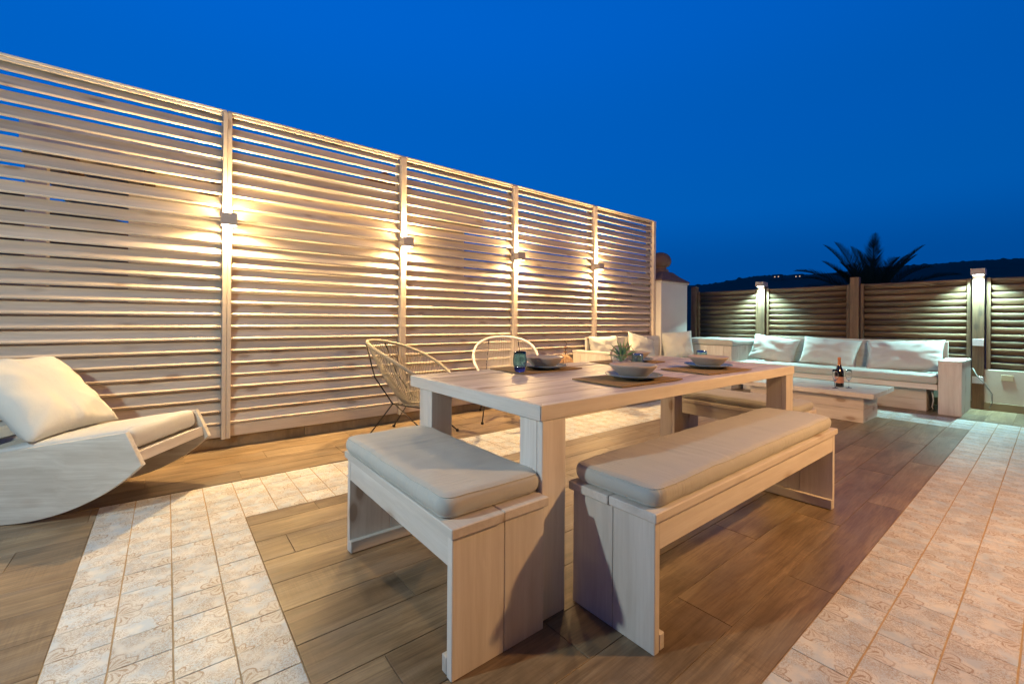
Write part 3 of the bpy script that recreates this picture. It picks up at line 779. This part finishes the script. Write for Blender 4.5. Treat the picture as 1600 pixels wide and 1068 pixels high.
def ribbed(label, loc):
    bm = bmesh.new(); seg = 40; prof = [(.0385, 0), (.036, .04), (.033, .084), (.030, .088), (0, .088), (0, .083), (.028, .082), (.031, .076), (.0365, 0)]
    bm_lathe(bm, prof, seg)
    for v in bm.verts:
        r = math.hypot(v.co.x, v.co.y)
        if r > .029 and v.co.z < .08:
            a = math.atan2(v.co.y, v.co.x); f = 1+.035*math.cos(a*10); v.co.x *= f; v.co.y *= f
    return tag(link('tumbler', from_bm(bm, 'tumbler'), M_AQUA, None, loc), label, 'glass', 'upturned ribbed tumblers')
ribbed('upturned ribbed aqua tumbler beside the terrarium', (2.330, 1.650, ZTB+.001))
ribbed('upturned ribbed aqua tumbler behind the right bowl', (2.955, 1.560, ZTB+.001))
# terrarium
te = thing('terrarium', 'angular glass terrarium with an aloe and stones in the middle of table', 'terrarium', (2.325, 1.765, ZTB+.001))
def terr():
    b = [(math.cos(2*PI*i/5+.4)*.072, math.sin(2*PI*i/5+.4)*.072, 0) for i in range(5)]
    m_ = [(math.cos(2*PI*i/5+.4)*.092, math.sin(2*PI*i/5+.4)*.092, .075) for i in range(5)]
    t = [(math.cos(2*PI*i/5+.4)*.055, math.sin(2*PI*i/5+.4)*.055, .128) for i in range(5)]
    return b, m_, t
k = NT('thin_pane_glass'); tr_ = k.n('ShaderNodeBsdfTransparent'); gl_ = k.n('ShaderNodeBsdfGlossy'); gl_.inputs['Roughness'].default_value = 0.03; mx_ = k.n('ShaderNodeMixShader'); mx_.inputs[0].default_value = 0.07
k.t.links.new(tr_.outputs[0], mx_.inputs[1]); k.t.links.new(gl_.outputs[0], mx_.inputs[2]); k.t.links.new(mx_.outputs[0], k.out.inputs[0]); M_PANE = k.mat
b_, m_, t_ = terr()
bm = bmesh.new()
for a, c in ((b_, m_), (m_, t_)):
    for i in range(5): bm_tube(bm, [a[i], c[i]], .0019, 5); bm_tube(bm, [a[i], a[(i+1) % 5]], .0019, 5)
for i in range(5): bm_tube(bm, [t_[i], t_[(i+1) % 5]], .0019, 5)
fr_ = link('frame', from_bm(bm, 'frame'), plain('copper_frame', (0.36, 0.24, 0.18), 0.35, 0.7), te)
for a, c in ((b_, m_), (m_, t_)):
    for i in range(5):
        if (a is m_) and i == 3: continue
        me = bpy.data.meshes.new('pane'); me.from_pydata([Vector(a[i])*.99, Vector(a[(i+1) % 5])*.99, Vector(c[(i+1) % 5])*.99, Vector(c[i])*.99], [], [(0, 1, 2, 3)])
        o = link('pane', me, M_PANE, fr_); md = o.modifiers.new('thickness', 'SOLIDIFY'); md.thickness = .0012
M_STONE = plain('river_stone', (0.42, 0.36, 0.36), 0.7, 0, 0.3, 30)
for i in range(9):
    bm = bmesh.new(); bmesh.ops.create_icosphere(bm, subdivisions=2, radius=.019)
    for v in bm.verts: v.co = Vector((v.co.x, v.co.y, v.co.z*.72))*(1+.25*mnoise.noise(v.co*40+Vector((i*3, 0, 0))))
    for f in bm.faces: f.smooth = True
    a = i*2.4; rr = .043 if i else 0
    link('stone', from_bm(bm, 'stone'), M_STONE, te, (math.cos(a)*rr, math.sin(a)*rr, .017+.010*(i % 2)), (0, 0, i))
M_ALOE = plain('aloe_leaf', (0.15, 0.32, 0.11), 0.45, 0, 0.3, 20)
al = thing('aloe_plant', 'small green aloe growing inside the glass terrarium', 'plant', (2.325, 1.765, ZTB+.03))
for i in range(15):
    a = i*2.39996; tilt = .12+.055*i; ln = .150-.0030*i
    bm = bmesh.new(); pts = []; rad = []
    for j in range(6):
        s = j/5; q = tilt*(0.6+.8*s); pts.append((math.cos(a)*math.sin(q)*ln*s, math.sin(a)*math.sin(q)*ln*s, math.cos(q)*ln*s)); rad.append(0.0105*(1-s)**.75+.0005)
    bm_tube(bm, pts, rad, 6); link('leaf', from_bm(bm, 'leaf'), M_ALOE, al)

# ================================================================ LEFT SOFA, CORNER CHEST, RIGHT SOFA
ls = thing('corner_sofa', 'cream wooden built-in sofa against the end of the white fence', 'sofa', (4.33, 0, 0))
for j in range(6): box('arm_board', 0, .10, 3.28+j*.137, 3.28+(j+1)*.137-.0015, 0, .618, ww(2), ls, .002)
box('arm_top', -.008, .112, 3.265, 4.108, .619, .644, ww(1), ls, .002)
box('back_panel', .19, 1.92, 4.020, 4.060, .0, .815, ww(0), ls, .003)
box('seat_board', .102, 1.92, 3.30, 4.018, .28, .335, ww(0), ls, .003)
box('front_board', .102, 1.92, 3.36, 3.39, 0, .279, ww(0), ls, .002)
tag(link('seat_cushion', cushion_me(1.74, .66, .10, .035, 50, 22, .01, .004, 2.2), M_PIL, None, (5.34, 3.65, .336)), 'pale seat cushion on the cream built-in sofa by the white fence', 'cushion')
def tpillow(label, mat_, loc, rx, ry, rz, a=.46, b=.40, T_=.15, seed=0.):
    o = tag(link('throw_pillow', pillow_me(a, b, T_, 24, seed, .012), mat_), label, 'pillow', 'throw pillows on the sofas')
    o.matrix_world = Matrix.Translation(loc) @ Matrix.Rotation(rz, 4, 'Z') @ Matrix.Rotation(ry, 4, 'Y') @ Matrix.Rotation(rx, 4, 'X'); return o
R_ = math.radians
tpillow('leftmost cream pillow on the sofa by the white fence', M_PIL, (4.80, 3.92, .635), R_(72), 0, 0, .60, .42, .17, 1.)
tpillow('tilted cream pillow in the middle of the sofa by the white fence', M_PIL, (5.62, 3.90, .635), R_(70), R_(14), R_(-6), .58, .42, .16, 2.)
tpillow('pale pillow leaning at the white chimney, beside the raised corner chest', M_PIL, (6.47, 3.82, .66), R_(76), R_(-4), R_(-42), .50, .46, .17, 3.)
cb = thing('corner_chest', 'raised whitewashed corner chest of vertical boards between the two sofas', 'chest', (6.80, 0, 0))
nv = 6; wv_ = (3.86-3.115)/nv
for j in range(nv): box('front_board', 0, .028, 3.115+j*wv_, 3.115+(j+1)*wv_-.0018, 0, .668, ww(2), cb, .002)
for j in range(5): box('side_board', .0295+j*.186, .0295+(j+1)*.186-.0018, 3.116, 3.142, 0, .668, ww(2), cb, .002)
box('lid', .03, .95, 3.144, 3.99, .63, .667, ww(0), cb, .002)
tag(link('seat_cushion', cushion_me(.93, .88, .098, .03, 34, 34, .008, .003, 7.7), M_SAGE, None, (7.275, 3.55, .669)), 'thick pale cushion on the raised corner chest', 'cushion')
rs = thing('long_sofa', 'long whitewashed wooden sofa below the brown slat fence', 'sofa', (6.94, 0, 0))
box('arm_front', 0, .03, .656, .846, 0, .585, ww(2), rs, .002); 
box('arm_side', .031, .80, .656, .686, 0, .585, ww(2), rs, .002); box('arm_side', .031, .80, .816, .846, 0, .585, ww(2), rs, .002)
box('arm_top', -.006, .80, .652, .850, .586, .614, ww(0), rs, .002)
box('seat_board', .012, .72, .852, 3.11, .270, .334, ww(1), rs, .003)
for z in (0, .136): box('base_board', .112, .140, .958, 3.05, z+.001, z+.1345, ww(1), rs, .002)
for z in (0, .136): box('base_end', .1415, .60, .958, .984, z+.001, z+.1345, ww(0), rs, .002)
for z in (.336, .577): box('back_board', .655, .69, .852, 3.11, z, z+.2385, ww(1), rs, .003)
box('back_end', .653, .693, .838, .8505, .615, .817, ww(2), rs, .002)
tag(link('seat_cushion', cushion_me(.66, 2.25, .098, .03, 24, 80, .008, .004, 4.4), M_SAGE, None, (7.275, 1.985, .335)), 'long pale seat cushion on the sofa below the brown fence', 'cushion')
for i, (yy, nm, tl) in enumerate(((2.76, 'leftmost', 7), (2.03, 'middle', 4), (1.23, 'rightmost, nearest the wooden arm', -3))):
    tpillow('pale aqua pillow on the long sofa, %s of its three' % nm, M_PIL, (7.43, yy, .622), R_(90-24), R_(tl), R_(-90), (.66, .70, .78)[i], .43, .18, 10.+i)
tag(tube('white_cable', [(7.10, .93, .26), (7.06, .905, .20), (7.07, .90, .13), (7.09, .915, .06), (7.12, .90, .012)], .006, plain('white_plastic', (.6, .6, .6), .5)), 'white cable hanging under the sofa seat beside the arm', 'cable')

# ================================================================ COFFEE TABLE, BOTTLE, FLUTES
ct = thing('coffee_table', 'low whitewashed coffee table with thick top and box base', 'coffee table', (5.60, 1.15, 0))
for j in range(5): box('top_plank', j*.176, (j+1)*.176-.002, 0, 1.30, .267, .317, ww(1), ct, .002)
for z in (0.0, .139):
    h = .1375 if z == 0 else .1265
    box('base_front', .064, .09, .095, 1.21, z+.001, z+h, ww(1), ct, .002)
    box('base_end', .0915, .60, .095, .121, z+.001, z+h, ww(0), ct, .002); box('base_end', .0915, .60, 1.184, 1.21, z+.001, z+h, ww(0), ct, .002)
    box('base_back', .6015, .627, .095, 1.21, z+.001, z+h, ww(1), ct, .002)
bt = thing('wine_bottle', 'dark sparkling wine bottle with copper foil neck on the coffee table', 'bottle', (5.975, 1.535, .3175))
k = NT('dark_bottle_glass'); k.base((0.012, 0.010, 0.006)); k.rough(0.08); k.p.inputs['Specular IOR Level'].default_value = .8
lathe('body', [(0, 0), (.040, 0), (.044, .006), (.044, .15), (.040, .18), (.024, .222), (.0165, .25), (.0150, .262), (0, .262)], k.mat, bt, None, 28)
M_FOIL = plain('copper_foil', (0.72, 0.30, 0.14), 0.35, 0.6, 0.1, 40)
lathe('foil', [(.0172, .238), (.0162, .262), (.0150, .305), (.0178, .312), (.0178, .326), (.012, .333), (0, .334)], M_FOIL, bt, None, 24)
lathe('label_band', [(.0447, .045), (.0447, .115)], plain('pink_label', (0.55, 0.28, 0.20), 0.6), bt, None, 28)
fp = [(0, 0), (.030, 0), (.031, .002), (.010, .006), (.0038, .014), (.0034, .075), (.008, .085), (.022, .105), (.0285, .135), (.028, .17), (.0245, .205), (.0236, .205), (.0270, .17), (.0273, .135), (.020, .106), (.005, .090), (0, .088)]
for loc, nm in (((5.80, 1.525, .3175), 'in front of the dark bottle'), ((5.935, 1.437, .3175), 'to the right of the dark bottle')):
    tag(lathe('wine_glass', fp, M_CLEAR, None, loc, 24), 'clear stemmed wine glass on the coffee table ' + nm, 'glass', 'wine glasses')

# ================================================================ WICKER LANTERN by the sofa arm
wl = thing('wicker_lantern', 'bell-shaped wicker lantern with beaded wire top beside the sofa arm', 'lantern', (4.07, 3.99, 0))
M_WICK = plain('dry_wicker', (0.40, 0.25, 0.15), 0.8, 0, 0.3, 40)
bm = bmesh.new()
def wr_(z): return .03+.135*math.sin(min(1, (.60-z)/.30)*PI/2)**0.8 if z > .30 else .165-.03*(.30-z)/.30
for i in range(36):
    a = 2*PI*i/36+rnd.uniform(-.05, .05); bm_tube(bm, [(math.cos(a+.15*z)*wr_(z)*rnd.uniform(.96, 1.04), math.sin(a+.15*z)*wr_(z), z) for z in (0.0, .1, .2, .3, .38, .45, .52, .57, .60)], .0042, 4, False, False)
for z in (.0, .15, .30, .42, .54): bm_tube(bm, [(math.cos(2*PI*i/28)*wr_(z), math.sin(2*PI*i/28)*wr_(z), z+.004) for i in range(28)], .005, 4, True)
link('basket', from_bm(bm, 'basket'), M_WICK, wl)
st_ = tube('stem', [(0, 0, .57), (0, 0, .70), (.012, -.004, .73), (.002, -.02, .755), (-.02, -.02, .76), (-.028, -.01, .785)], .0042, M_BLACK, wl)
for z, r in ((.635, .026), (.695, .030)): lathe('bead', [(0, -.013), (r*.7, -.010), (r, 0), (r*.7, .010), (0, .013)], plain('dark_bead', (.16, .08, .045), .5), st_, (0, 0, z), 16)

# ================================================================ PALM BEYOND THE FENCE
M_FROND = plain('palm_frond', (0.045, 0.07, 0.03), 0.6, 0, 0.3, 3)
pt = thing('palm_tree', 'dark palm crown rising behind the brown fence', 'palm tree', (27.9, 5.9, -3.85))
tube('trunk', [(0, 0, 0), (.05, .05, 2), (.02, 0, 4), (0, 0, 5.6)], [.34, .27, .25, .30], plain('palm_bark', (.10, .075, .05), .9, 0, .4, 5), pt, 10)
def frond(az, el, L, seed):
    bm = bmesh.new(); d0 = Vector((math.cos(az), math.sin(az), 0)); side = Vector((-d0.y, d0.x, 0)); p = Vector((0, 0, 5.55)); pts = [p.copy()]; e = el; n = 20
    for i in range(n):
        p = p+(d0*math.cos(e)+Vector((0, 0, math.sin(e))))*(L/n); e -= (0.012+.0035*i)*(1.0 if el < 1.0 else .5); pts.append(p.copy())
    bm_tube(bm, pts, [.03*(1-.8*i/n)+.004 for i in range(n+1)], 4)
    for i in range(2, n*3+1):
        s = i/(n*3); q = s*n; a = int(min(n-1, q)); f = q-a; c = pts[a].lerp(pts[a+1], f); tg = (pts[a+1]-pts[a]).normalized(); up = side.cross(tg)
        ln = .62*(math.sin(PI*min(1, s*.9+.12)))**.6*(L/3.2)
        for sg in (-1, 1):
            dr = (side*sg*(.72-.3*s)+tg*(.62+.3*s)+up*(-.30)+Vector((0, 0, rnd.uniform(-.12, .06)))).normalized(); wd = tg*.022
            b1, b2, t = bm.verts.new(c-wd), bm.verts.new(c+wd), bm.verts.new(c+dr*ln*rnd.uniform(.85, 1.08)); m1 = bm.verts.new(c+dr*ln*.5+wd*1.1); m2 = bm.verts.new(c+dr*ln*.5-wd*1.1)
            bm.faces.new((b1, b2, m1, m2)); bm.faces.new((m2, m1, t))
    link('frond', from_bm(bm, 'frond'), M_FROND, pt)
for i in range(64):
    az = i*2.39996+rnd.uniform(-.3, .3); el = 1.45-1.30*(i/64)**0.75+rnd.uniform(-.16, .16); frond(az, el, rnd.uniform(2.6, 4.4), i)
# far houses with lit windows on the hill
M_WIN = emit('lit_window', (1.0, 0.62, 0.34), 1.1)
def ray_at(px, py, d):
    v = RT*((px-800)/677.4143)+DN*((py-500.7076)/677.4143)+FW; return Vector((0, 0, 1.04))+v*d
for px, py, nm in ((1215, 432.5, 'left'), (1248, 432, 'middle'), (1591, 409.5, 'right')):
    p = ray_at(px, py, 425)
    h = thing('hill_house', 'tiny far house with lit windows on the dark hill, %s of the three' % nm, 'house', p)
    box('wall', -3, 3, -4, 4, -6, 2.2, plain('far_wall', (.16, .14, .12), .9), h, 0)
    for k_ in (-1.9, 1.3): box('window', -3.15, -3.02, k_-.4, k_+.5, -.4, .35, M_WIN, h, 0)

# ================================================================ ADDED WALL BEHIND THE CAMERA (unseen, blocks sky light) AND OFF-CAMERA LAMPS
hw = thing('sky_blocker_wall', 'added dark wall behind the viewpoint, unseen, blocking sky light', 'house')
box('wall', -3.2, 6.0, -1.62, -1.35, -0.003, 3.62, plain('dark_blocker', (0.13, 0.085, 0.05), 0.8, 0, 0.3, 6), hw)  # added out of view, kept dark to hold down sky fill and bounce
light('house_lamp', 'POINT', (2.97, -0.66, 2.12), HOUSE, 270, 0.06)
light('side_lamp', 'POINT', (-1.25, 1.65, 1.75), NEUT, 130, 0.04)
